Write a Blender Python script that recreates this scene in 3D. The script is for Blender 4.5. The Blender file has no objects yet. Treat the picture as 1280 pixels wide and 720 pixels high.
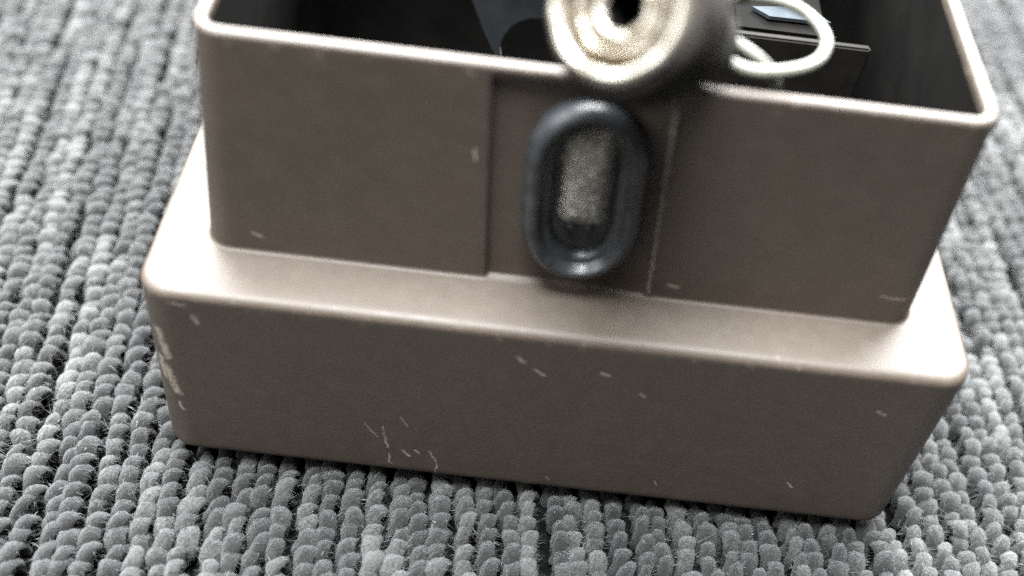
import bpy, bmesh, math
import numpy as np
from mathutils import Vector, Matrix

scene = bpy.context.scene
COL = scene.collection
rng = np.random.default_rng(11)

# ------------------------------------------------------------------ camera
cam_data = bpy.data.cameras.new('camera')
cam = bpy.data.objects.new('camera', cam_data)
COL.objects.link(cam)
cam_data.sensor_width = 36.0
cam_data.lens = 36.0 * 1365.08 / 1280.0
cam_data.clip_start = 0.005
cam_data.clip_end = 50.0
r_ = Vector((0.99311089, 0.07155567, 0.09279300))
u_ = Vector((-0.11522047, 0.74047045, 0.66213877))
f_ = Vector((0.02133069, 0.66826888, -0.74361395))
M = Matrix((r_, u_, -f_)).transposed().to_4x4()
M.translation = Vector((-0.013348, -0.124271, 0.200115))
cam.matrix_world = M
cam_data.dof.use_dof = True
cam_data.dof.focus_distance = 0.226
cam_data.dof.aperture_fstop = 5.8
scene.camera = cam

# ------------------------------------------------------------------ light
world = bpy.data.worlds.new('World')
scene.world = world
world.use_nodes = True
bg = world.node_tree.nodes['Background']
bg.inputs['Color'].default_value = (0.95, 0.97, 1.0, 1)
bg.inputs['Strength'].default_value = 0.075


def area(name, loc, target, sx, sy, power, color):
    d = bpy.data.lights.new(name, 'AREA')
    d.shape = 'RECTANGLE'
    d.size, d.size_y = sx, sy
    d.energy = power
    d.color = color
    o = bpy.data.objects.new(name, d)
    COL.objects.link(o)
    o.location = loc
    v = Vector(target) - Vector(loc)
    o.rotation_euler = v.to_track_quat('-Z', 'Y').to_euler()
    return o


area('window_light', (0.02, 0.62, 0.44), (0, 0.14, 0.0), 1.4, 0.5, 112, (0.97, 0.99, 1.0))
area('ceiling_light', (-0.10, 0.09, 1.10), (0.0, 0.06, 0.0), 0.80, 0.48, 124, (0.93, 0.97, 1.0))
area('side_window_light', (-0.85, -0.14, 0.62), (0, 0.0, 0.06), 0.42, 0.50, 9.0, (0.90, 0.96, 1.0))
area('front_fill_light', (-0.40, -0.30, 0.42), (0, 0.0, 0.06), 0.26, 0.34, 0.9, (1.0, 0.97, 0.92))  # added fill from the front left, not an actual lamp of the room

scene.cycles.use_denoising = False
scene.cycles.use_adaptive_sampling = True
scene.cycles.adaptive_threshold = 0.02
scene.cycles.max_bounces = 6
scene.cycles.diffuse_bounces = 3
scene.cycles.glossy_bounces = 3
vs = scene.view_settings
vs.view_transform = 'Standard'
vs.look = 'None'
vs.gamma = 1.0
vs.use_curve_mapping = False
vs.exposure = 0.0


# ------------------------------------------------------------------ helpers
def obj(name, me, mat=None, parent=None, smooth=True):
    o = bpy.data.objects.new(name, me)
    COL.objects.link(o)
    if mat is not None:
        me.materials.append(mat)
    if parent is not None:
        o.parent = parent
    if smooth:
        me.polygons.foreach_set('use_smooth', [True] * len(me.polygons))
    return o


def mesh(name, verts, faces):
    me = bpy.data.meshes.new(name)
    me.from_pydata([tuple(map(float, v)) for v in verts], [], faces)
    me.update()
    return me


def empty(name, loc=(0, 0, 0)):
    o = bpy.data.objects.new(name, None)
    o.empty_display_size = 0.01
    COL.objects.link(o)
    o.location = loc
    return o


def tag(o, label, cat, group=None):
    o['label'] = label
    o['category'] = cat
    if group:
        o['group'] = group


def loft(name, rings, cap_first=False, cap_last=False, closed=True):
    n = len(rings[0])
    verts, faces = [], []
    for r in rings:
        verts += list(r)
    for a in range(len(rings) - 1):
        for i in range(n if closed else n - 1):
            j = (i + 1) % n
            faces.append((a * n + i, a * n + j, (a + 1) * n + j, (a + 1) * n + i))
    if cap_first:
        faces.append(tuple(reversed(range(n))))
    if cap_last:
        faces.append(tuple((len(rings) - 1) * n + i for i in range(n)))
    return mesh(name, verts, faces)


def bezier_pts(pts, per=10):
    """Catmull-Rom through pts."""
    P = [np.array(p, float) for p in pts]
    P = [2 * P[0] - P[1]] + P + [2 * P[-1] - P[-2]]
    out = []
    for k in range(1, len(P) - 2):
        p0, p1, p2, p3 = P[k - 1:k + 3]
        for s in np.linspace(0, 1, per, endpoint=False):
            out.append(0.5 * ((2 * p1) + (-p0 + p2) * s + (2 * p0 - 5 * p1 + 4 * p2 - p3) * s ** 2
                              + (-p0 + 3 * p1 - 3 * p2 + p3) * s ** 3))
    out.append(P[-2])
    return np.array(out)


def tube(name, pts, rad, sides=14, per=10):
    C = bezier_pts(pts, per)
    T = np.gradient(C, axis=0)
    T /= np.linalg.norm(T, axis=1)[:, None]
    nrm = np.cross(T[0], [0, 0, 1.0])
    nrm /= np.linalg.norm(nrm)
    rings = []
    for c, t in zip(C, T):
        nrm = nrm - t * (nrm @ t)
        nrm /= np.linalg.norm(nrm)
        b = np.cross(t, nrm)
        rings.append([c + rad * (math.cos(a) * nrm + math.sin(a) * b)
                      for a in np.linspace(0, 2 * math.pi, sides, endpoint=False)])
    return loft(name, rings, True, True)


MM = 0.001


def lathe(name, prof, origin, axis, seg=64, flute=None, wob=0.0):
    """prof: list of (radius, distance along axis)."""
    a = Vector(axis).normalized()
    x = a.cross(Vector((0, 0, 1))).normalized()
    y = a.cross(x)
    rings = []
    for r, h in prof:
        ring = []
        for k in range(seg):
            t = 2 * math.pi * k / seg
            rr = r + wob * (math.sin(3 * t + 40 * h / MM) + 0.7 * math.sin(7 * t + 1.3) + 0.5 * math.sin(11 * t + r / MM))
            if flute and flute[0] <= h <= flute[1]:
                rr += flute[2] * (1 if k % 2 else -1)
            ring.append(Vector(origin) + a * h + (x * math.cos(t) + y * math.sin(t)) * rr)
        rings.append(ring)
    return loft(name, rings)


class NT:
    """Small node-graph helper."""
    def __init__(self, name):
        self.m = bpy.data.materials.new(name)
        self.m.use_nodes = True
        self.t = self.m.node_tree
        self.b = self.t.nodes['Principled BSDF']

    def n(self, kind, **kw):
        nd = self.t.nodes.new(kind)
        for k, v in kw.items():
            setattr(nd, k, v)
        return nd

    def l(self, a, b):
        self.t.links.new(a, b)

    def set(self, **kw):
        for k, v in kw.items():
            self.b.inputs[k.replace('_', ' ')].default_value = v

    def math(self, op, a, b=None, clamp=False):
        nd = self.n('ShaderNodeMath', operation=op, use_clamp=clamp)
        for i, v in enumerate((a, b)):
            if v is None:
                continue
            if isinstance(v, (int, float)):
                nd.inputs[i].default_value = v
            else:
                self.l(v, nd.inputs[i])
        return nd.outputs[0]

    def noise(self, scale, detail=4, rough=0.55, vec=None, dim='3D'):
        nd = self.n('ShaderNodeTexNoise')
        nd.inputs['Scale'].default_value = scale
        nd.inputs['Detail'].default_value = detail
        nd.inputs['Roughness'].default_value = rough
        if vec is not None:
            self.l(vec, nd.inputs['Vector'])
        return nd.outputs['Fac']

    def ramp(self, fac, lo, hi):
        nd = self.n('ShaderNodeMapRange')
        nd.inputs['From Min'].default_value = lo
        nd.inputs['From Max'].default_value = hi
        self.l(fac, nd.inputs['Value'])
        return nd.outputs['Result']

    def mix(self, fac, a, b):
        nd = self.n('ShaderNodeMix', data_type='RGBA')
        if isinstance(fac, (int, float)):
            nd.inputs[0].default_value = fac
        else:
            self.l(fac, nd.inputs[0])
        for i, v in ((6, a), (7, b)):
            if isinstance(v, tuple):
                nd.inputs[i].default_value = (*v, 1)
            else:
                self.l(v, nd.inputs[i])
        return nd.outputs[2]

    def obj_co(self):
        return self.n('ShaderNodeTexCoord').outputs['Object']

    def bump(self, h, strength, dist):
        nd = self.n('ShaderNodeBump')
        nd.inputs['Strength'].default_value = strength
        nd.inputs['Distance'].default_value = dist
        self.l(h, nd.inputs['Height'])
        self.l(nd.outputs[0], self.b.inputs['Normal'])


# ------------------------------------------------------------------ materials
H1, H2 = 0.04996, 0.04642            # heights of the base and of the upper walls


def mat_paint():
    t = NT('brown_paint')
    co = t.obj_co()
    big = t.noise(45, 5, 0.6, co)
    mid = t.noise(260, 4, 0.6, co)
    grain = t.noise(1500, 4, 0.7, co)
    c = t.mix(t.ramp(big, 0.3, 0.7), (0.050, 0.0385, 0.0280), (0.061, 0.0435, 0.0328))
    c = t.mix(t.math('MULTIPLY', t.ramp(mid, 0.45, 0.8), 0.35), c, (0.098, 0.078, 0.060))
    c = t.mix(t.math('MULTIPLY', t.ramp(grain, 0.35, 0.65), 0.85), c, (0.058, 0.046, 0.036))
    # scratches and chip marks on the front, plus the right ridge's lit edge as pale colour: (x0,z0,x1,z1,width) in mm
    sep = t.n('ShaderNodeSeparateXYZ')
    t.l(co, sep.inputs[0])
    X, Y, Z = sep.outputs
    wob = t.noise(700, 2, 0.5, co)
    wobx = t.math('MULTIPLY', t.math('SUBTRACT', wob, 0.5), 0.0016)
    Xw = t.math('ADD', X, wobx)
    Zw = t.math('SUBTRACT', Z, wobx)
    segs = [(-34.6, 16.8, -32.6, 13.3, .22), (-31.2, 16.8, -30.2, 9.5, .30), (-30.0, 7.5, -29.6, 4.0, .28),
            (-27.6, 20.5, -26.2, 17.5, .16), (-27.0, 9.0, -25.6, 7.2, .45), (-24.6, 9.8, -23.8, 8.6, .4),
            (-21.6, 9.8, -20.0, 6.0, .26), (-20.0, 6.0, -19.9, 1.0, .24), (-6.3, 43.0, -5.6, 42.4, .55),
            (-2.8, 40.2, -1.2, 39.0, .4), (9.5, 41.4, 10.6, 41.0, .5), (17.4, 36.6, 18.2, 36.0, .35),
            (-66.0, 44.4, -65.4, 42.6, .5), (61.6, 39.6, 63.0, 38.8, .45), (52.0, 13.0, 53.2, 11.6, .4),
            (-73.4, 38.5, -72.4, 31.0, 1.0), (-73.2, 27.5, -72.0, 20.5, 1.05), (-74.3, 30.0, -74.0, 24.0, .8), (-72.0, 17.0, -71.5, 15.0, .5),
            (-70.0, 47.6, -67.0, 47.2, .35), (58.0, 57.0, 63.0, 56.6, .22), (19.6, 53.6, 21.4, 53.2, .5),
            (-18.2, 79.6, -18.0, 77.6, .35), (16.1, 51.5, 14.6, 72.0, .34), (14.6, 72.0, 13.1, 92.5, .30), (-57.0, 54.6, -55.8, 54.0, .5), (3.0, 5.4, 3.8, 4.2, .2),  # two long segments: painted pale line standing for light on the right step
            (25.5, 8.0, 26.3, 6.4, .18)]
    acc = None
    for x0, z0, x1, z1, w in segs:
        x0, z0, x1, z1, w = [v / 1000 for v in (x0, z0, x1, z1, w)]
        dx, dz = x1 - x0, z1 - z0
        L2 = dx * dx + dz * dz
        px = t.math('SUBTRACT', Xw, x0)
        pz = t.math('SUBTRACT', Zw, z0)
        h = t.math('DIVIDE', t.math('ADD', t.math('MULTIPLY', px, dx), t.math('MULTIPLY', pz, dz)), L2, True)
        ex = t.math('SUBTRACT', px, t.math('MULTIPLY', h, dx))
        ez = t.math('SUBTRACT', pz, t.math('MULTIPLY', h, dz))
        d2 = t.math('SQRT', t.math('ADD', t.math('MULTIPLY', ex, ex), t.math('MULTIPLY', ez, ez)))
        nd = t.n('ShaderNodeMapRange')
        nd.inputs['From Min'].default_value = w * 0.35
        nd.inputs['From Max'].default_value = w * 1.15
        nd.inputs['To Min'].default_value = 1
        nd.inputs['To Max'].default_value = 0
        t.l(d2, nd.inputs['Value'])
        acc = nd.outputs[0] if acc is None else t.math('MAXIMUM', acc, nd.outputs[0])
    front = t.math('LESS_THAN', Y, 0.03)
    broken = t.ramp(t.noise(1500, 3, 0.6, co), 0.30, 0.50)
    chips_and_lit_edge = t.math('MULTIPLY', t.math('MULTIPLY', acc, front), broken)
    # paint knocked off along the shoulder and the rim
    def band(z, w):
        return t.math('SUBTRACT', 1.0, t.math('DIVIDE', t.math('ABSOLUTE', t.math('SUBTRACT', Z, z)), w), True)
    edge = t.math('MAXIMUM', band(H1 - 0.0017, 0.0014), band(H1 + H2 - 0.0012, 0.0018))
    nick = t.ramp(t.noise(330, 4, 0.65, co), 0.575, 0.66)
    nick = t.math('MULTIPLY', t.math('MULTIPLY', nick, edge), 0.45)
    chips_and_lit_edge = t.math('MAXIMUM', chips_and_lit_edge, nick)
    # small random flecks everywhere
    fl = t.ramp(t.noise(430, 2, 0.5, co), 0.755, 0.79)
    chips_and_lit_edge = t.math('MAXIMUM', chips_and_lit_edge, t.math('MULTIPLY', fl, 0.15))
    c = t.mix(t.math('MULTIPLY', chips_and_lit_edge, 0.65), c, (0.33, 0.285, 0.23))
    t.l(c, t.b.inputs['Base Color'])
    rr = t.ramp(mid, 0.2, 0.8)
    t.l(t.math('ADD', t.math('MULTIPLY', t.math('ADD', rr, big), 0.16), 0.38), t.b.inputs['Roughness'])
    hgt = t.math('ADD', t.math('MULTIPLY', grain, 0.6), t.math('MULTIPLY', chips_and_lit_edge, -1.0))
    t.bump(hgt, 0.6, 0.00016)
    t.b.inputs['Specular IOR Level'].default_value = 0.4
    return t.m


def mat_simple(name, c1, c2, scale, rough, metallic=0.0, bump=0.0, bscale=None, bdist=0.0002):
    t = NT(name)
    co = t.obj_co()
    f = t.noise(scale, 4, 0.6, co)
    t.l(t.mix(t.ramp(f, 0.3, 0.7), c1, c2), t.b.inputs['Base Color'])
    t.set(Roughness=rough, Metallic=metallic)
    if bump:
        t.bump(t.noise(bscale or scale * 4, 3, 0.6, co), bump, bdist)
    return t.m


def mat_yarn():
    t = NT('grey_loop_yarn')
    tone = t.n('ShaderNodeAttribute', attribute_name='tone')
    uv = t.n('ShaderNodeUVMap').outputs[0]
    mp = t.n('ShaderNodeMapping')
    mp.inputs['Scale'].default_value = (17, 4.5, 1)
    t.l(uv, mp.inputs[0])
    fib = t.noise(1.0, 5, 0.7, mp.outputs[0])
    co = t.obj_co()
    patch = t.noise(520, 4, 0.65, co)
    fluff = t.noise(1700, 4, 0.7, co)
    k = t.math('ADD', t.math('MULTIPLY', tone.outputs['Fac'], 0.70), t.math('MULTIPLY', patch, 0.55))
    k = t.math('ADD', k, t.math('MULTIPLY', t.math('SUBTRACT', fib, 0.5), 0.55))
    k = t.math('ADD', k, t.math('MULTIPLY', t.math('SUBTRACT', fluff, 0.5), 0.8))
    k = t.math('SUBTRACT', k, 0.10, True)
    ramp = t.n('ShaderNodeValToRGB')
    e = ramp.color_ramp.elements
    e[0].position, e[0].color = 0.08, (0.0020, 0.0019, 0.0018, 1)
    e[1].position, e[1].color = 0.95, (0.056, 0.0565, 0.0535, 1)
    m1 = e.new(0.36)
    m1.color = (0.0034, 0.0031, 0.0027, 1)
    m2 = e.new(0.62)
    m2.color = (0.0100, 0.0098, 0.0091, 1)
    t.l(k, ramp.inputs[0])
    t.l(ramp.outputs[0], t.b.inputs['Base Color'])
    t.set(Roughness=0.9)
    t.b.inputs['Sheen Weight'].default_value = 0.15
    t.b.inputs['Sheen Roughness'].default_value = 0.6
    t.b.inputs['Specular IOR Level'].default_value = 0.12
    t.bump(t.math('ADD', t.math('MULTIPLY', fib, 0.6), t.math('MULTIPLY', fluff, 0.7)), 1.0, 0.0008)
    return t.m


def mat_fibre(name, lo, hi):
    t = NT(name)
    tone = t.n('ShaderNodeAttribute', attribute_name='tone')
    t.l(t.mix(tone.outputs['Fac'], lo, hi), t.b.inputs['Base Color'])
    t.set(Roughness=0.5)
    return t.m


def mat_fabric():
    t = NT('beige_braid')
    co = t.obj_co()
    rot = t.n('ShaderNodeMapping')
    rot.inputs['Rotation'].default_value = (0, math.radians(38), 0)
    rot.inputs['Scale'].default_value = (420, 400, 2600)
    t.l(co, rot.inputs[0])
    f = t.noise(1.0, 3, 0.6, rot.outputs[0])
    g = t.noise(700, 3, 0.6, co)
    t.l(t.mix(t.ramp(t.math('ADD', t.math('MULTIPLY', f, 0.7), t.math('MULTIPLY', g, 0.3)), 0.35, 0.68),
              (0.06, 0.056, 0.048), (0.60, 0.57, 0.49)), t.b.inputs['Base Color'])
    t.set(Roughness=0.8)
    t.bump(f, 0.8, 0.0006)
    return t.m


PAINT = mat_paint()
RUBBER = mat_simple('black_rubber', (0.011, 0.0115, 0.0125), (0.034, 0.036, 0.039), 260, 0.36, bump=0.25, bscale=900)
DARK = mat_simple('dark_inner_plastic', (0.002, 0.0018, 0.0016), (0.005, 0.0045, 0.004), 90, 0.8, bump=0.2)
DARK.node_tree.nodes['Principled BSDF'].inputs['Specular IOR Level'].default_value = 0.04
INNER = mat_simple('dark_brown_inner_plate', (0.008, 0.007, 0.006), (0.015, 0.013, 0.011), 200, 0.75, bump=0.2)
INNER.node_tree.nodes['Principled BSDF'].inputs['Specular IOR Level'].default_value = 0.1
COLLAR = mat_simple('sooty_black_collar', (0.004, 0.0038, 0.0035), (0.034, 0.029, 0.024), 420, 0.8, bump=0.6, bscale=1500, bdist=0.0005)
COLLAR.node_tree.nodes['Principled BSDF'].inputs['Specular IOR Level'].default_value = 0.2
CREAM = mat_simple('worn_pale_brass', (0.12, 0.088, 0.048), (0.70, 0.65, 0.57), 300, 0.24, metallic=0.8, bump=0.35, bscale=500, bdist=0.0003)
BRASS = mat_simple('groove_shade_brass', (0.05, 0.036, 0.016), (0.13, 0.095, 0.045), 220, 0.35, metallic=0.5, bump=0.1)  # brass darkened so the shade of the grooves sits in the colour
WIRE = mat_simple('cream_wire', (0.115, 0.118, 0.094), (0.155, 0.157, 0.128), 240, 0.42)
TAN = mat_simple('tan_wire', (0.12, 0.085, 0.055), (0.16, 0.12, 0.085), 240, 0.5)
STEEL = mat_simple('grey_steel', (0.014, 0.016, 0.018), (0.040, 0.045, 0.048), 90, 0.7, metallic=0.3, bump=0.2)
SCRAP = mat_simple('bluish_plastic', (0.022, 0.027, 0.031), (0.042, 0.049, 0.054), 150, 0.9)
SCRAP.node_tree.nodes['Principled BSDF'].inputs['Specular IOR Level'].default_value = 0.1
YARN = mat_yarn()
FIBRE = mat_fibre('stray_fibre', (0.02, 0.02, 0.02), (0.20, 0.205, 0.20))
FUZZ = mat_fibre('yarn_fuzz', (0.004, 0.004, 0.004), (0.095, 0.096, 0.091))
BRAID = mat_fabric()
BACK = mat_simple('carpet_backing', (0.002, 0.002, 0.002), (0.005, 0.005, 0.005), 300, 1.0)
BACK.node_tree.nodes['Principled BSDF'].inputs['Specular IOR Level'].default_value = 0.0

# ------------------------------------------------------------------ carpet
ROT = math.radians(6.0)              # rows lean a little from the box's depth
dirv = np.array([-math.sin(ROT), math.cos(ROT), 0.0])   # along a row
dirw = np.array([math.cos(ROT), math.sin(ROT), 0.0])    # across the rows
SC = 0.77                            # yarn gauge
ROW, PITCH = 0.0060 * SC, 0.0046 * SC
TOP = 0.0010                         # loop tops, the box sinks in by this

carpet = obj('carpet', mesh('carpet', [(-.36, -.18, -.0062), (.36, -.18, -.0062), (.36, .43, -.0062), (-.36, .43, -.0062)],
                            [(0, 1, 2, 3)]), BACK, smooth=False)
carpet['kind'] = 'structure'


def loop_geo(n_seg, n_side, cx, cy, seed_arr):
    """Vectorised knuckle-shaped yarn loops; returns verts (N, S*K, 3), uv."""
    N = len(cx)
    R = np.random.default_rng(5)
    s = np.linspace(-1, 1, n_seg)
    th = np.linspace(0, 2 * np.pi, n_side, endpoint=False)
    rnd = R.normal(size=(N, 8))
    length = (SC * 0.0026 * (1 + 0.16 * rnd[:, 0]))[:, None]
    hgt = (SC * 0.0050 * (1 + 0.06 * rnd[:, 1]))[:, None]
    rad = (SC * 0.00205 * (1 + 0.10 * rnd[:, 2]))[:, None]
    slant = SC * (0.0012 + 0.0006 * rnd[:, 3])[:, None]
    lat = (SC * 0.00042 * rnd[:, 4])[:, None]
    ang = s[None] * (math.pi * 0.56)
    al = np.sin(ang) * length + s[None] * 0.0003
    up = np.cos(ang) * hgt
    up = up - hgt
    la = s[None] * slant + lat
    # tangent in (along, up)
    ta = np.cos(ang) * length + 0.0004
    tu = -np.sin(ang) * hgt
    ln = np.sqrt(ta ** 2 + tu ** 2)
    ta, tu = ta / ln, tu / ln
    taper = 1.0 - 0.22 * np.abs(s[None]) ** 3
    wid = rad * taper * 1.17
    thk = rad * taper * 0.88
    c, sn = np.cos(th), np.sin(th)
    lump = 1 + 0.30 * R.normal(size=(N, n_seg, n_side))
    lump = (lump + np.roll(lump, 1, 2) + np.roll(lump, -1, 2)) / 3
    lump[:, 1:-1] = (lump[:, :-2] + lump[:, 1:-1] * 1.5 + lump[:, 2:]) / 3.5
    tw = R.uniform(0, 6.28, size=(N, 1, 1))                 # plies twisted round each other
    lump = lump * (1 + 0.13 * np.cos(2 * th[None, None] + 3.0 * s[None, :, None] + tw))
    A = la[:, :, None] + wid[:, :, None] * c[None, None] * lump
    h = thk[:, :, None] * sn[None, None] * lump
    AL = al[:, :, None] - tu[:, :, None] * h
    UP = up[:, :, None] + ta[:, :, None] * h
    z0 = TOP - 0.0015 + 0.0003 * rnd[:, 5]
    # pile pressed down beside and under the box
    gap = np.maximum(np.abs(cx) - 0.0768, np.maximum(-cy, cy - 0.1355))
    z0 = z0 - 0.0036 * np.clip(1 - gap / 0.0075, 0, 1)
    P = (cx[:, None, None, None] * np.array([1., 0, 0]) + cy[:, None, None, None] * np.array([0, 1., 0])
         + A[..., None] * dirw + AL[..., None] * dirv
         + (UP + z0[:, None, None])[..., None] * np.array([0, 0, 1.]))
    return P.reshape(N, n_seg * n_side, 3)


def loop_faces(n_seg, n_side):
    F = []
    for a in range(n_seg - 1):
        for i in range(n_side):
            j = (i + 1) % n_side
            F.append((a * n_side + i, a * n_side + j, (a + 1) * n_side + j, (a + 1) * n_side + i))
    return np.array(F)


def build_pile(name, P, tones, n_seg, n_side, offs):
    N, V, _ = P.shape
    F1 = loop_faces(n_seg, n_side)
    F = (F1[None] + (np.arange(N) * V)[:, None, None]).reshape(-1, 4)
    me = bpy.data.meshes.new(name)
    me.vertices.add(N * V)
    me.vertices.foreach_set('co', P.reshape(-1).astype(np.float32))
    me.loops.add(F.size)
    me.loops.foreach_set('vertex_index', F.reshape(-1).astype(np.int32))
    me.polygons.add(len(F))
    me.polygons.foreach_set('loop_start', (np.arange(len(F)) * 4).astype(np.int32))
    me.update(calc_edges=True)
    at = me.attributes.new('tone', 'FLOAT', 'POINT')
    at.data.foreach_set('value', np.repeat(tones, V).astype(np.float32))
    # uv: around the yarn (with ply twist) and along it
    uv1 = []
    for a in range(n_seg - 1):
        for i in range(n_side):
            for (aa, ii) in ((a, i), (a, i + 1), (a + 1, i + 1), (a + 1, i)):
                v = aa / (n_seg - 1)
                uv1.append((ii / n_side + 0.7 * v, v))
    uv1 = np.array(uv1)
    UV = (uv1[None] + offs[:, None, :]).reshape(-1)
    ul = me.uv_layers.new(name='UVMap')
    ul.data.foreach_set('uv', UV.astype(np.float32))
    return me


# lattice of loops
rows = np.arange(-96, 97)
cols = np.arange(-66, 142)
RR, CC = np.meshgrid(rows, cols, indexing='ij')
gR = np.random.default_rng(3)
shift = gR.uniform(0, PITCH, size=len(rows))
rowj = gR.normal(size=len(rows)) * 0.0002
wave = 0.0006 * np.sin(CC * PITCH / 0.033 + RR * 1.7) + 0.0004 * np.sin(CC * PITCH / 0.011 + RR * 2.9)
a_ = RR * ROW + rowj[:, None] + wave + gR.normal(size=RR.shape) * 0.0002
b_ = CC * PITCH + shift[:, None] + gR.normal(size=RR.shape) * 0.0004
cx = (a_[..., None] * dirw + b_[..., None] * dirv)[..., 0].ravel()
cy = (a_[..., None] * dirw + b_[..., None] * dirv)[..., 1].ravel()
# heathered tones: yarn colour drifts slowly along each row
tone = np.zeros(RR.shape)
drift = gR.normal(size=RR.shape)
for k in range(len(cols)):
    tone[:, k] = drift[:, k] if k == 0 else 0.85 * tone[:, k - 1] + 0.53 * drift[:, k]
tone = np.clip(0.49 + 0.30 * tone.ravel() + 0.06 * gR.normal(size=tone.size), 0.08, 1.0)

keep = (np.abs(cx) < 0.33) & (cy > -0.15) & (cy < 0.40)
inside = (np.abs(cx) < 0.0700) & (cy > 0.0060) & (cy < 0.1290)
keep &= ~inside
cx, cy, tone = cx[keep], cy[keep], tone[keep]
offs = gR.uniform(0, 40, size=(len(cx), 2))
# loops in view of the photograph stand in the near field and get the finer mesh
near = (np.abs(cx) < 0.20) & (cy > -0.055) & (cy < 0.235)
# the nearest loops: one object each
dist = np.hypot(cx - 0.0, cy + 0.16)
cand = near & (cy > -0.0225 + 0.118 * cx) & (np.abs(cx) < 0.115) & (cy < 0.14)
order = np.argsort(np.where(cand, dist, 9))[:300]
single = np.zeros(len(cx), bool)
single[order] = True
NS, NK = 10, 10
Pn = loop_geo(NS, NK, cx[near], cy[near], None)
idx_near = np.nonzero(near)[0]
sing_in_near = single[idx_near]
pile = obj('loop_pile', build_pile('loop_pile', Pn[~sing_in_near], tone[idx_near][~sing_in_near], NS, NK,
                                   offs[idx_near][~sing_in_near]), YARN, carpet)
pile['kind'] = 'stuff'
Ps, Ts, Os = Pn[sing_in_near], tone[idx_near][sing_in_near], offs[idx_near][sing_in_near]
for k in range(len(Ps)):
    c0 = Ps[k].mean(axis=0)
    me = build_pile('yarn_loop', (Ps[k] - 0 * c0)[None], Ts[k:k + 1], NS, NK, Os[k:k + 1])
    obj('yarn_loop', me, YARN, carpet)
far = ~near
Pf = loop_geo(5, 5, cx[far], cy[far], None)
fp = obj('outer_loop_pile', build_pile('outer_loop_pile', Pf, tone[far], 5, 5, offs[far]), YARN, carpet)
fp['kind'] = 'stuff'

# stray fibres standing off the yarn
fr = np.random.default_rng(23)
NF = 40000
pick = fr.integers(0, len(Pn), NF)
vi = fr.integers(NK * 2, NK * (NS - 2), NF)
base = Pn[pick, vi]
okf = base[:, 2] > -0.003
base, pick = base[okf], pick[okf]
NF = len(base)
ctr = Pn[pick].mean(axis=1)
out = base - ctr
out /= np.linalg.norm(out, axis=1)[:, None]
tang = fr.normal(size=(NF, 3))
tang /= np.linalg.norm(tang, axis=1)[:, None]
Lf = fr.gamma(2.5, 0.00050, NF)[:, None]
side = np.cross(out, tang)
side /= np.linalg.norm(side, axis=1)[:, None]
wf = 0.00003
p0 = base - out * 0.0002
p1 = base + (out * 0.45 + tang * 0.55) * Lf * 0.5
p2 = base + (out * 0.35 + tang * 1.1) * Lf
Vf = np.stack([p0 - side * wf, p0 + side * wf, p1 - side * wf, p1 + side * wf, p2], axis=1)
Ff = []
for a in range(NF):
    o5 = a * 5
    Ff.append((o5, o5 + 1, o5 + 3, o5 + 2))
    Ff.append((o5 + 2, o5 + 3, o5 + 4))
fm = bpy.data.meshes.new('stray_fibre')
fm.from_pydata(Vf.reshape(-1, 3).tolist(), [], Ff)
at = fm.attributes.new('tone', 'FLOAT', 'POINT')
at.data.foreach_set('value', np.repeat(fr.uniform(0.2, 1, NF), 5).astype(np.float32))
ff = obj('stray_fibre', fm, FIBRE, carpet)
ff['kind'] = 'stuff'

# short fuzz lying on the yarn
near_t = tone[idx_near]
ncx, ncy = cx[idx_near], cy[idx_near]
vis = np.nonzero((np.abs(ncx) < 0.15) & (ncy > -0.04) & (ncy < 0.12))[0]
NZ = 600000
pick = vis[fr.integers(0, len(vis), NZ)]
vi = fr.integers(NK * 2, NK * (NS - 2), NZ)
a0 = Pn[pick, vi]
a1 = Pn[pick, vi + fr.choice([1, NK, NK + 1, -1], NZ)]
mixf = fr.random(NZ)[:, None]
base = a0 * mixf + a1 * (1 - mixf)
okf = base[:, 2] > -0.0028
base, pick = base[okf], pick[okf]
NZ = len(base)
out = base - Pn[pick].mean(axis=1)
out /= np.linalg.norm(out, axis=1)[:, None]
tang = fr.normal(size=(NZ, 3)) + np.array([0.3, -0.5, 0.3])
tang /= np.linalg.norm(tang, axis=1)[:, None]
side = np.cross(out, tang)
side /= np.linalg.norm(side, axis=1)[:, None] + 1e-9
Lz = fr.gamma(3.0, 0.00040, NZ)[:, None]
tip = base + (out * 0.42 + tang * 0.9) * Lz
Vz = np.stack([base - out * 0.0001 - side * 0.000032, base - out * 0.0001 + side * 0.000032, tip], axis=1)
zm = bpy.data.meshes.new('yarn_fuzz')
zm.vertices.add(NZ * 3)
zm.vertices.foreach_set('co', Vz.reshape(-1).astype(np.float32))
zm.loops.add(NZ * 3)
zm.loops.foreach_set('vertex_index', np.arange(NZ * 3, dtype=np.int32))
zm.polygons.add(NZ)
zm.polygons.foreach_set('loop_start', (np.arange(NZ) * 3).astype(np.int32))
zm.update(calc_edges=True)
at = zm.attributes.new('tone', 'FLOAT', 'POINT')
at.data.foreach_set('value', np.repeat(np.clip(near_t[pick] * 0.8 + fr.normal(size=NZ) * 0.22, 0, 1) ** 2, 3).astype(np.float32))
fz = obj('yarn_fuzz', zm, FUZZ, carpet, smooth=False)
fz['kind'] = 'stuff'

# ------------------------------------------------------------------ housing
HZ = H1 + H2
REC_L, REC_R = (-14.0, -16.6), (16.0, 12.9)     # recess edges in mm at the bottom and the top of the upper wall


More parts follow.
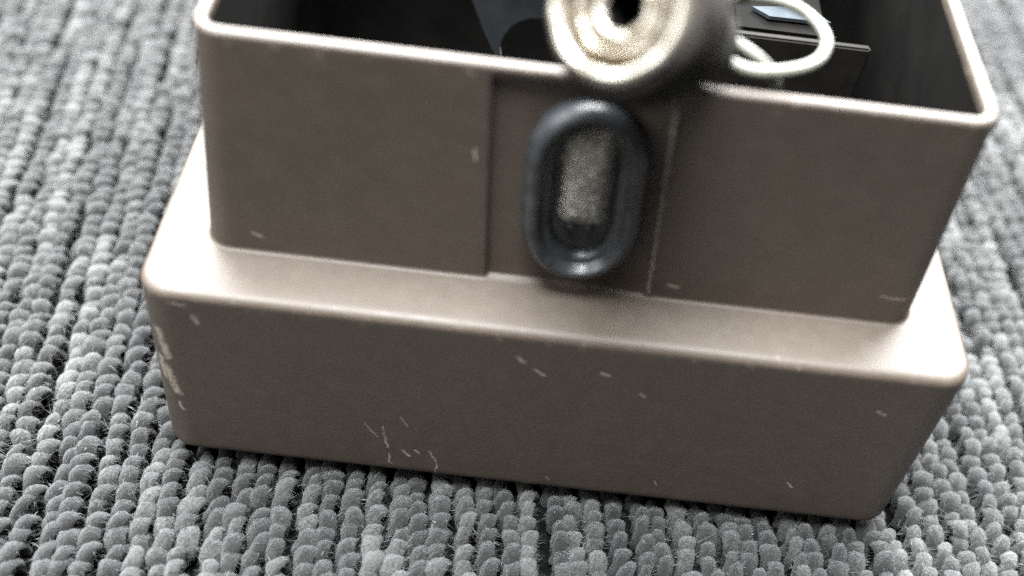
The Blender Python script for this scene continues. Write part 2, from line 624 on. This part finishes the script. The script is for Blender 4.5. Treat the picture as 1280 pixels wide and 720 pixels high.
def ring(xh, y0, y1, rad, z, rec=0.0):
    """Rounded rectangle (half width xh, front y0, back y1); the front side carries the recess."""
    pts = []
    n = 8

    def arc(cx_, cy_, a0):
        for k in range(n + 1):
            a = a0 + (math.pi / 2) * k / n
            pts.append((cx_ + rad * math.cos(a), cy_ + rad * math.sin(a), z))
    arc(-xh + rad, y0 + rad, math.pi)
    s = (z - H1) / H2
    s = min(max(s, 0), 1)
    xl = (REC_L[0] + (REC_L[1] - REC_L[0]) * s) * MM
    xr = (REC_R[0] + (REC_R[1] - REC_R[0]) * s) * MM
    sup = 0.0012
    for x, d in ((-xh + rad + sup, 0), (xl - .0022, 0), (xl - .0006, 0.0), (xl - .0002, .12), (xl + .0002, .88), (xl + .0006, 1), (xl + .0022, 1),
                 (xl + .016, .95), (xr - .0010, .25), (xr - .0005, .1), (xr - .0001, -.28), (xr + .0002, -.28), (xr + .0007, 0.), (xr + .0022, 0), (xh - rad - sup, 0)):
        pts.append((x, y0 + rec * d, z))
    arc(xh - rad, y0 + rad, -math.pi / 2)
    pts.append((xh, y0 + rad + sup, z))
    pts.append((xh, y1 - rad - sup, z))
    arc(xh - rad, y1 - rad, 0)
    pts.append((xh - rad - sup, y1, z))
    pts.append((-xh + rad + sup, y1, z))
    arc(-xh + rad, y1 - rad, math.pi / 2)
    pts.append((-xh, y1 - rad - sup, z))
    pts.append((-xh, y0 + rad + sup, z))
    return pts


W2, DEP = 0.0763, 0.135
box = empty('brown_box', (0, 0, 0))
tag(box, 'open brown painted stepped box with oval rubber grommet standing on grey loop carpet', 'box')


def base_ring(inset, z):
    t = 0.0127 * (H1 - z)
    return ring(W2 + t - inset, -t + inset, DEP + t - inset, max(0.0062 - inset, 0.0008), z)


UX, UY0, UY1 = 0.06630, 0.01244, DEP - 0.01244


def up_ring(outset, z, rec=0.0, rad=0.0048):
    t = 0.0525 * (z - H1)
    return ring(UX - 0.7 * t + outset, UY0 + t - outset, UY1 - t + outset, max(rad + outset, 0.0008), z, rec)


rings = []
rings.append(base_ring(0.0034, 0.0002))
for k in range(5):                                   # foot edge
    a = math.pi / 2 * k / 4
    rings.append(base_ring(0.0022 * (1 - math.sin(a)), 0.0002 + 0.0022 * (1 - math.cos(a))))
rings.append(base_ring(0, 0.0034))
rings.append(base_ring(0, H1 - 0.0050))
RB = 0.0017
rings.append(base_ring(0, H1 - RB - .0008))
for k in range(7):                                   # rounded shoulder
    a = math.pi / 2 * k / 6
    rings.append(base_ring(RB * (1 - math.cos(a)), H1 - RB * (1 - math.sin(a))))
rings.append(base_ring(RB + 0.0010, H1 + 0.00002))
RF = 0.0007
RC = 0.0012
rings.append(up_ring(RF + 0.0010, H1 + 0.00004, 0))
for k in range(6):                                   # inner fillet where the wall rises
    a = math.pi / 2 * k / 5
    rings.append(up_ring(RF * (1 - math.sin(a)), H1 + RF * (1 - math.cos(a)), RC * (k / 5)))
rings.append(up_ring(0, H1 + 0.0035, RC))
rings.append(up_ring(0, HZ - 0.0060, RC))
rings.append(up_ring(0, HZ - 0.0034, RC))
rings.append(up_ring(0, HZ - 0.0024, RC * .5))
RT = 0.0008
rings.append(up_ring(0, HZ - 0.0018, 0))
for k in range(6):
    a = math.pi / 2 * k / 5
    rings.append(up_ring(-RT * (1 - math.cos(a)), HZ - RT * (1 - math.sin(a))))
TH = 0.0021
for k in range(6):
    a = math.pi / 2 * k / 5
    rings.append(up_ring(-TH + RT * (1 - math.sin(a)), HZ - RT * (1 - math.cos(a)) ))
rings.append(up_ring(-TH, HZ - 0.0012))
rings.append(up_ring(-TH, HZ - 0.0022))
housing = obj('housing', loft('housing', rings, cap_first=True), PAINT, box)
wn = housing.modifiers.new('wn', 'WEIGHTED_NORMAL')
wn.keep_sharp = False
irings = [up_ring(-TH, HZ - 0.0022), up_ring(-TH, HZ - 0.006), up_ring(-TH, H1), 
          ring(UX - TH, UY0 + TH, UY1 - TH, .004, 0.006), ring(UX - TH - .002, UY0 + TH + .002, UY1 - TH - .002, .004, 0.004)]
inner = obj('inner_wall', loft('inner_wall', irings, cap_last=True), DARK, box)


def rounded_box(name, x0, x1, y0, y1, z0, z1, bev, mat, parent):
    bm = bmesh.new()
    bmesh.ops.create_cube(bm, size=1)
    for v in bm.verts:
        v.co = Vector((x0 + (v.co.x + .5) * (x1 - x0), y0 + (v.co.y + .5) * (y1 - y0), z0 + (v.co.z + .5) * (z1 - z0)))
    bmesh.ops.bevel(bm, geom=bm.edges[:], offset=bev, segments=2, affect='EDGES')
    me = bpy.data.meshes.new(name)
    bm.to_mesh(me)
    bm.free()
    return obj(name, me, mat, parent, smooth=False)


rounded_box('partition', .004, .0565, .060, .0618, .0042, .0772, .0004, INNER, box)
rounded_box('black_component', .030, .0495, .0660, .1000, .0042, .0746, .0008, DARK, box)

# grey sheet-metal bracket with a round cut-out, standing inside on the left of the socket
bp = [(-27.5, 94), (-25.1, 89), (-22.5, 84.2), (-19.8, 77.6), (-17.4, 72.7), (-16.5, 68)]
for k in range(13):
    a = math.radians(200 - k * 15)
    bp.append((-9.3 + 7.2 * math.cos(a), 74.6 + 7.6 * math.sin(a)))
bp += [(-1.5, 68), (-1.0, 80), (-2.0, 94)]
bv = [(x * MM, .050, z * MM) for x, z in bp] + [(x * MM, .0512, z * MM) for x, z in bp]
nb = len(bp)
bf = [tuple(range(nb)), tuple(reversed(range(nb, 2 * nb)))] + [(i, i + nb, (i + 1) % nb + nb, (i + 1) % nb) for i in range(nb)]
bracket = obj('bracket', mesh('bracket', bv, bf), STEEL, box, smooth=False)
rounded_box('bracket_leg', -.0165, -.0015, .0500, .0512, .0042, .0679, .0003, STEEL, bracket)

# ------------------------------------------------------------------ oval grommet in the recessed panel
GC = Vector((1.0 * MM, UY0 + RC + 0.0525 * 0.0235 - 0.0016, 73.2 * MM))
up_dir = Vector((-0.062, 0.0525, 1.0)).normalized()
out_dir = Vector((0, -1, 0.0525)).normalized()
side_dir = up_dir.cross(out_dir).normalized() * 1.0


def stadium(hw, hh, h, n=24):
    """Points round a stadium of half width hw and half height hh, h above the wall."""
    pts = []
    st = (hh - hw) * 0.62
    ry = hh - st
    for k in range(2 * n):
        a = 2 * math.pi * (k + 0.5) / (2 * n)
        ca, sa = math.cos(a), math.sin(a)
        x = hw * math.copysign(abs(ca) ** 0.92, ca)
        y = ry * math.copysign(abs(sa) ** 0.96, sa) + (st if sa > 0 else -st)
        pts.append(GC + side_dir * x + up_dir * y + out_dir * h)
    return pts


grommet = empty('grommet')
grommet.parent = box
prof = [(10.3, 19.0, -2.2), (10.5, 19.2, 0.2), (10.4, 19.1, 1.1), (10.0, 18.7, 1.9), (9.3, 18.0, 2.7), (8.6, 17.3, 3.15), (8.0, 16.8, 3.1),
        (7.6, 16.4, 2.7), (7.3, 16.1, 2.1), (7.0, 15.8, 1.5), (6.5, 15.5, 1.1)]
rr = [stadium(a * MM, b * MM, h * MM) for a, b, h in prof]
obj('rubber_ring', loft('rubber_ring', rr), RUBBER, grommet)
prof = [(6.6, 15.6, 1.15), (6.2, 15.2, 1.0), (5.7, 14.7, 0.6), (5.4, 14.4, 0.2), (5.3, 14.2, -0.2), (5.2, 14.0, -1.0)]
rr = [stadium(a * MM, b * MM, h * MM) for a, b, h in prof]
obj('inner_lip', loft('inner_lip', rr), RUBBER, grommet)
prof = [(5.25, 14.05, -0.95), (3.0, 11.0, -1.05), (0.6, 8.5, -1.1)]
rr = [stadium(a * MM, b * MM, h * MM) for a, b, h in prof]
obj('well_floor', loft('well_floor', rr, cap_last=True), RUBBER, grommet)

# worn textile end stuffed into the upper part of the grommet
prng = np.random.default_rng(8)
FC = GC + up_dir * 0.0030 + side_dir * 0.0003
nu, nv = 26, 44
fv, ffc = [], []
for j in range(nv):
    for i in range(nu):
        sx, sz = i / (nu - 1) * 2 - 1, j / (nv - 1) * 2 - 1
        k = (1 - abs(sz) ** 6) ** 0.25 if abs(sz) < 1 else 0.0
        hw = 4.5 * (0.55 + 0.45 * k) + 0.12 * prng.normal() * (abs(sx) > .95)
        bulge = 2.6 * (1 - abs(sx) ** 4) * (1 - abs(sz) ** 6) + 0.14 * prng.normal() - 1.0
        jag = 0.5 * math.sin(i * 2.1) + 0.35 * prng.normal() if j in (0, nv - 1) else 0
        fv.append(FC + side_dir * (sx * hw * MM) + up_dir * ((sz * 10.6 + jag) * MM) + out_dir * (bulge * MM))
for j in range(nv - 1):
    for i in range(nu - 1):
        a = j * nu + i
        ffc.append((a, a + 1, a + nu + 1, a + nu))
strap = obj('braided_strap_end', mesh('braided_strap_end', fv, ffc), BRAID)
tag(strap, 'frayed beige woven strap end stuffed into the oval black grommet', 'strap')
# two little tongues under it
for k, (x, w_) in enumerate(((-1.7, 0.9), (1.5, 0.8))):
    P0 = GC + up_dir * (-0.0070) + side_dir * (x * MM)
    rg = []
    for s in np.linspace(0, 1, 7):
        r0 = w_ * (1 - 0.8 * s) * MM
        c0 = P0 - up_dir * (0.0040 * s) + out_dir * ((0.1 - 0.7 * s) * MM)
        rg.append([c0 + side_dir * (r0 * math.cos(a)) + out_dir * (r0 * .8 * math.sin(a)) for a in np.linspace(0, 2 * math.pi, 10, endpoint=False)])
    tn = obj('tongue', loft('tongue', rg, True, True), RUBBER, strap)

# ------------------------------------------------------------------ lamp socket leaning on the rim
SF = Vector((-0.9, 1.5, 118.5)) * MM
SB = Vector((5.3, 8.9, 111.9)) * MM
ax = (SB - SF).normalized()
socket = empty('lamp_socket', (0, 0, 0))
tag(socket, 'round cream and brass lamp socket with black collar leaning on the box rim', 'lamp socket')


def part(name, prof, mat, seg=72, flute=None):
    return obj(name, lathe(name, [(a * MM, b * MM) for a, b in prof], SF, ax, seg,
                           flute and tuple(v * MM for v in flute), 0.00010), mat, socket)


part('face_ring', [(10.5, 3.0), (10.5, 1.2), (10.35, .5), (9.9, 0), (9.3, -.1), (8.8, .1), (8.45, .6), (8.3, 1.8), (8.25, 2.6)], CREAM)
part('brass_ring', [(8.3, 2.5), (8.1, 3.4), (7.6, 3.8), (7.0, 3.4), (6.8, 2.2)], BRASS)
part('middle_ring', [(6.9, 3.0), (6.85, 1.9), (6.6, 1.45), (6.2, 1.3), (5.8, 1.5), (5.6, 2.1), (5.5, 3.4)], CREAM)
part('brass_groove', [(5.6, 3.3), (5.4, 4.3), (5.0, 4.4), (4.7, 3.4)], BRASS)
part('center_ring', [(4.8, 3.8), (4.75, 2.7), (4.5, 2.25), (4.0, 2.1), (3.5, 2.2), (3.25, 2.4), (3.0, 2.9)], CREAM)
part('contact_hole', [(3.01, 2.88), (2.85, 3.4), (2.8, 9.0), (0.2, 9.2)], DARK)
part('collar', [(10.45, 1.3), (11.2, 1.6), (11.9, 2.6), (12.3, 4.2), (12.5, 7.0), (12.5, 10.5), (12.2, 11.8), (11.2, 12.6), (9.0, 13.0), (6.6, 13.4)],
     COLLAR, 144, (4.2, 10.6, .16))
part('neck', [(6.7, 13.0), (6.5, 14.0), (6.4, 20.0), (6.4, 30.0), (5.6, 31.5), (3.0, 32.0), (.3, 32.0)], COLLAR)


def mmp(pts):
    return [tuple(v * MM for v in p) for p in pts]


wire_pts = [(19.0, 24.5, 97.2), (17.8, 22.5, 99.0), (18.5, 20.3, 99.2), (24.1, 18.9, 98.2), (30.8, 20.8, 98.0), (35.7, 25.5, 97.3), (38.1, 32.4, 96.5),
            (36.8, 38.4, 96.2), (32.6, 41.0, 97.1), (25.9, 41.8, 97.0), (19.2, 41.9, 93.0), (14, 42, 80), (12, 44, 55)]
obj('cream_wire', tube('cream_wire', mmp(wire_pts), 0.95 * MM), WIRE, socket)
wire_pts = [(13.0, 24.0, 101.0), (17.4, 24.4, 101.2), (21.0, 23.4, 100.2), (25.4, 21.6, 98.6), (28.6, 21.3, 95.4), (30.0, 22.0, 88.0), (31.0, 24.0, 70.0), (31, 26, 50)]
obj('cream_wire', tube('cream_wire', mmp(wire_pts), 0.85 * MM), WIRE, socket)
wire_pts = [(8, 36, 70), (12.0, 36.0, 90.0), (17.6, 38.5, 96.2), (26.3, 41.8, 99.0), (33.0, 46.0, 99.8), (34.0, 55.0, 100.5), (25.0, 64.0, 98.0), (14.0, 66.0, 85.0), (12.0, 66.0, 60.0)]
obj('tan_wire', tube('tan_wire', mmp(wire_pts), 0.7 * MM), TAN, socket)

# bluish plastic piece lying behind the partition
sv = [(34.0 * MM, 0.0730, .0748), (45.5 * MM, 0.0745, .0753), (50.1 * MM, 0.0700, .0751), (37.3 * MM, 0.0697, .0751),
      (34.0 * MM, 0.0730, .0756), (45.5 * MM, 0.0745, .0761), (50.1 * MM, 0.0700, .0759), (37.3 * MM, 0.0697, .0759)]
sfc = [(3, 2, 1, 0), (4, 5, 6, 7)] + [(i, (i + 1) % 4, (i + 1) % 4 + 4, i + 4) for i in range(4)]
sc_ = obj('plastic_scrap', mesh('plastic_scrap', sv, sfc), SCRAP, smooth=False)
tag(sc_, 'small bluish white plastic piece inside the box behind the wire loop', 'plastic piece')
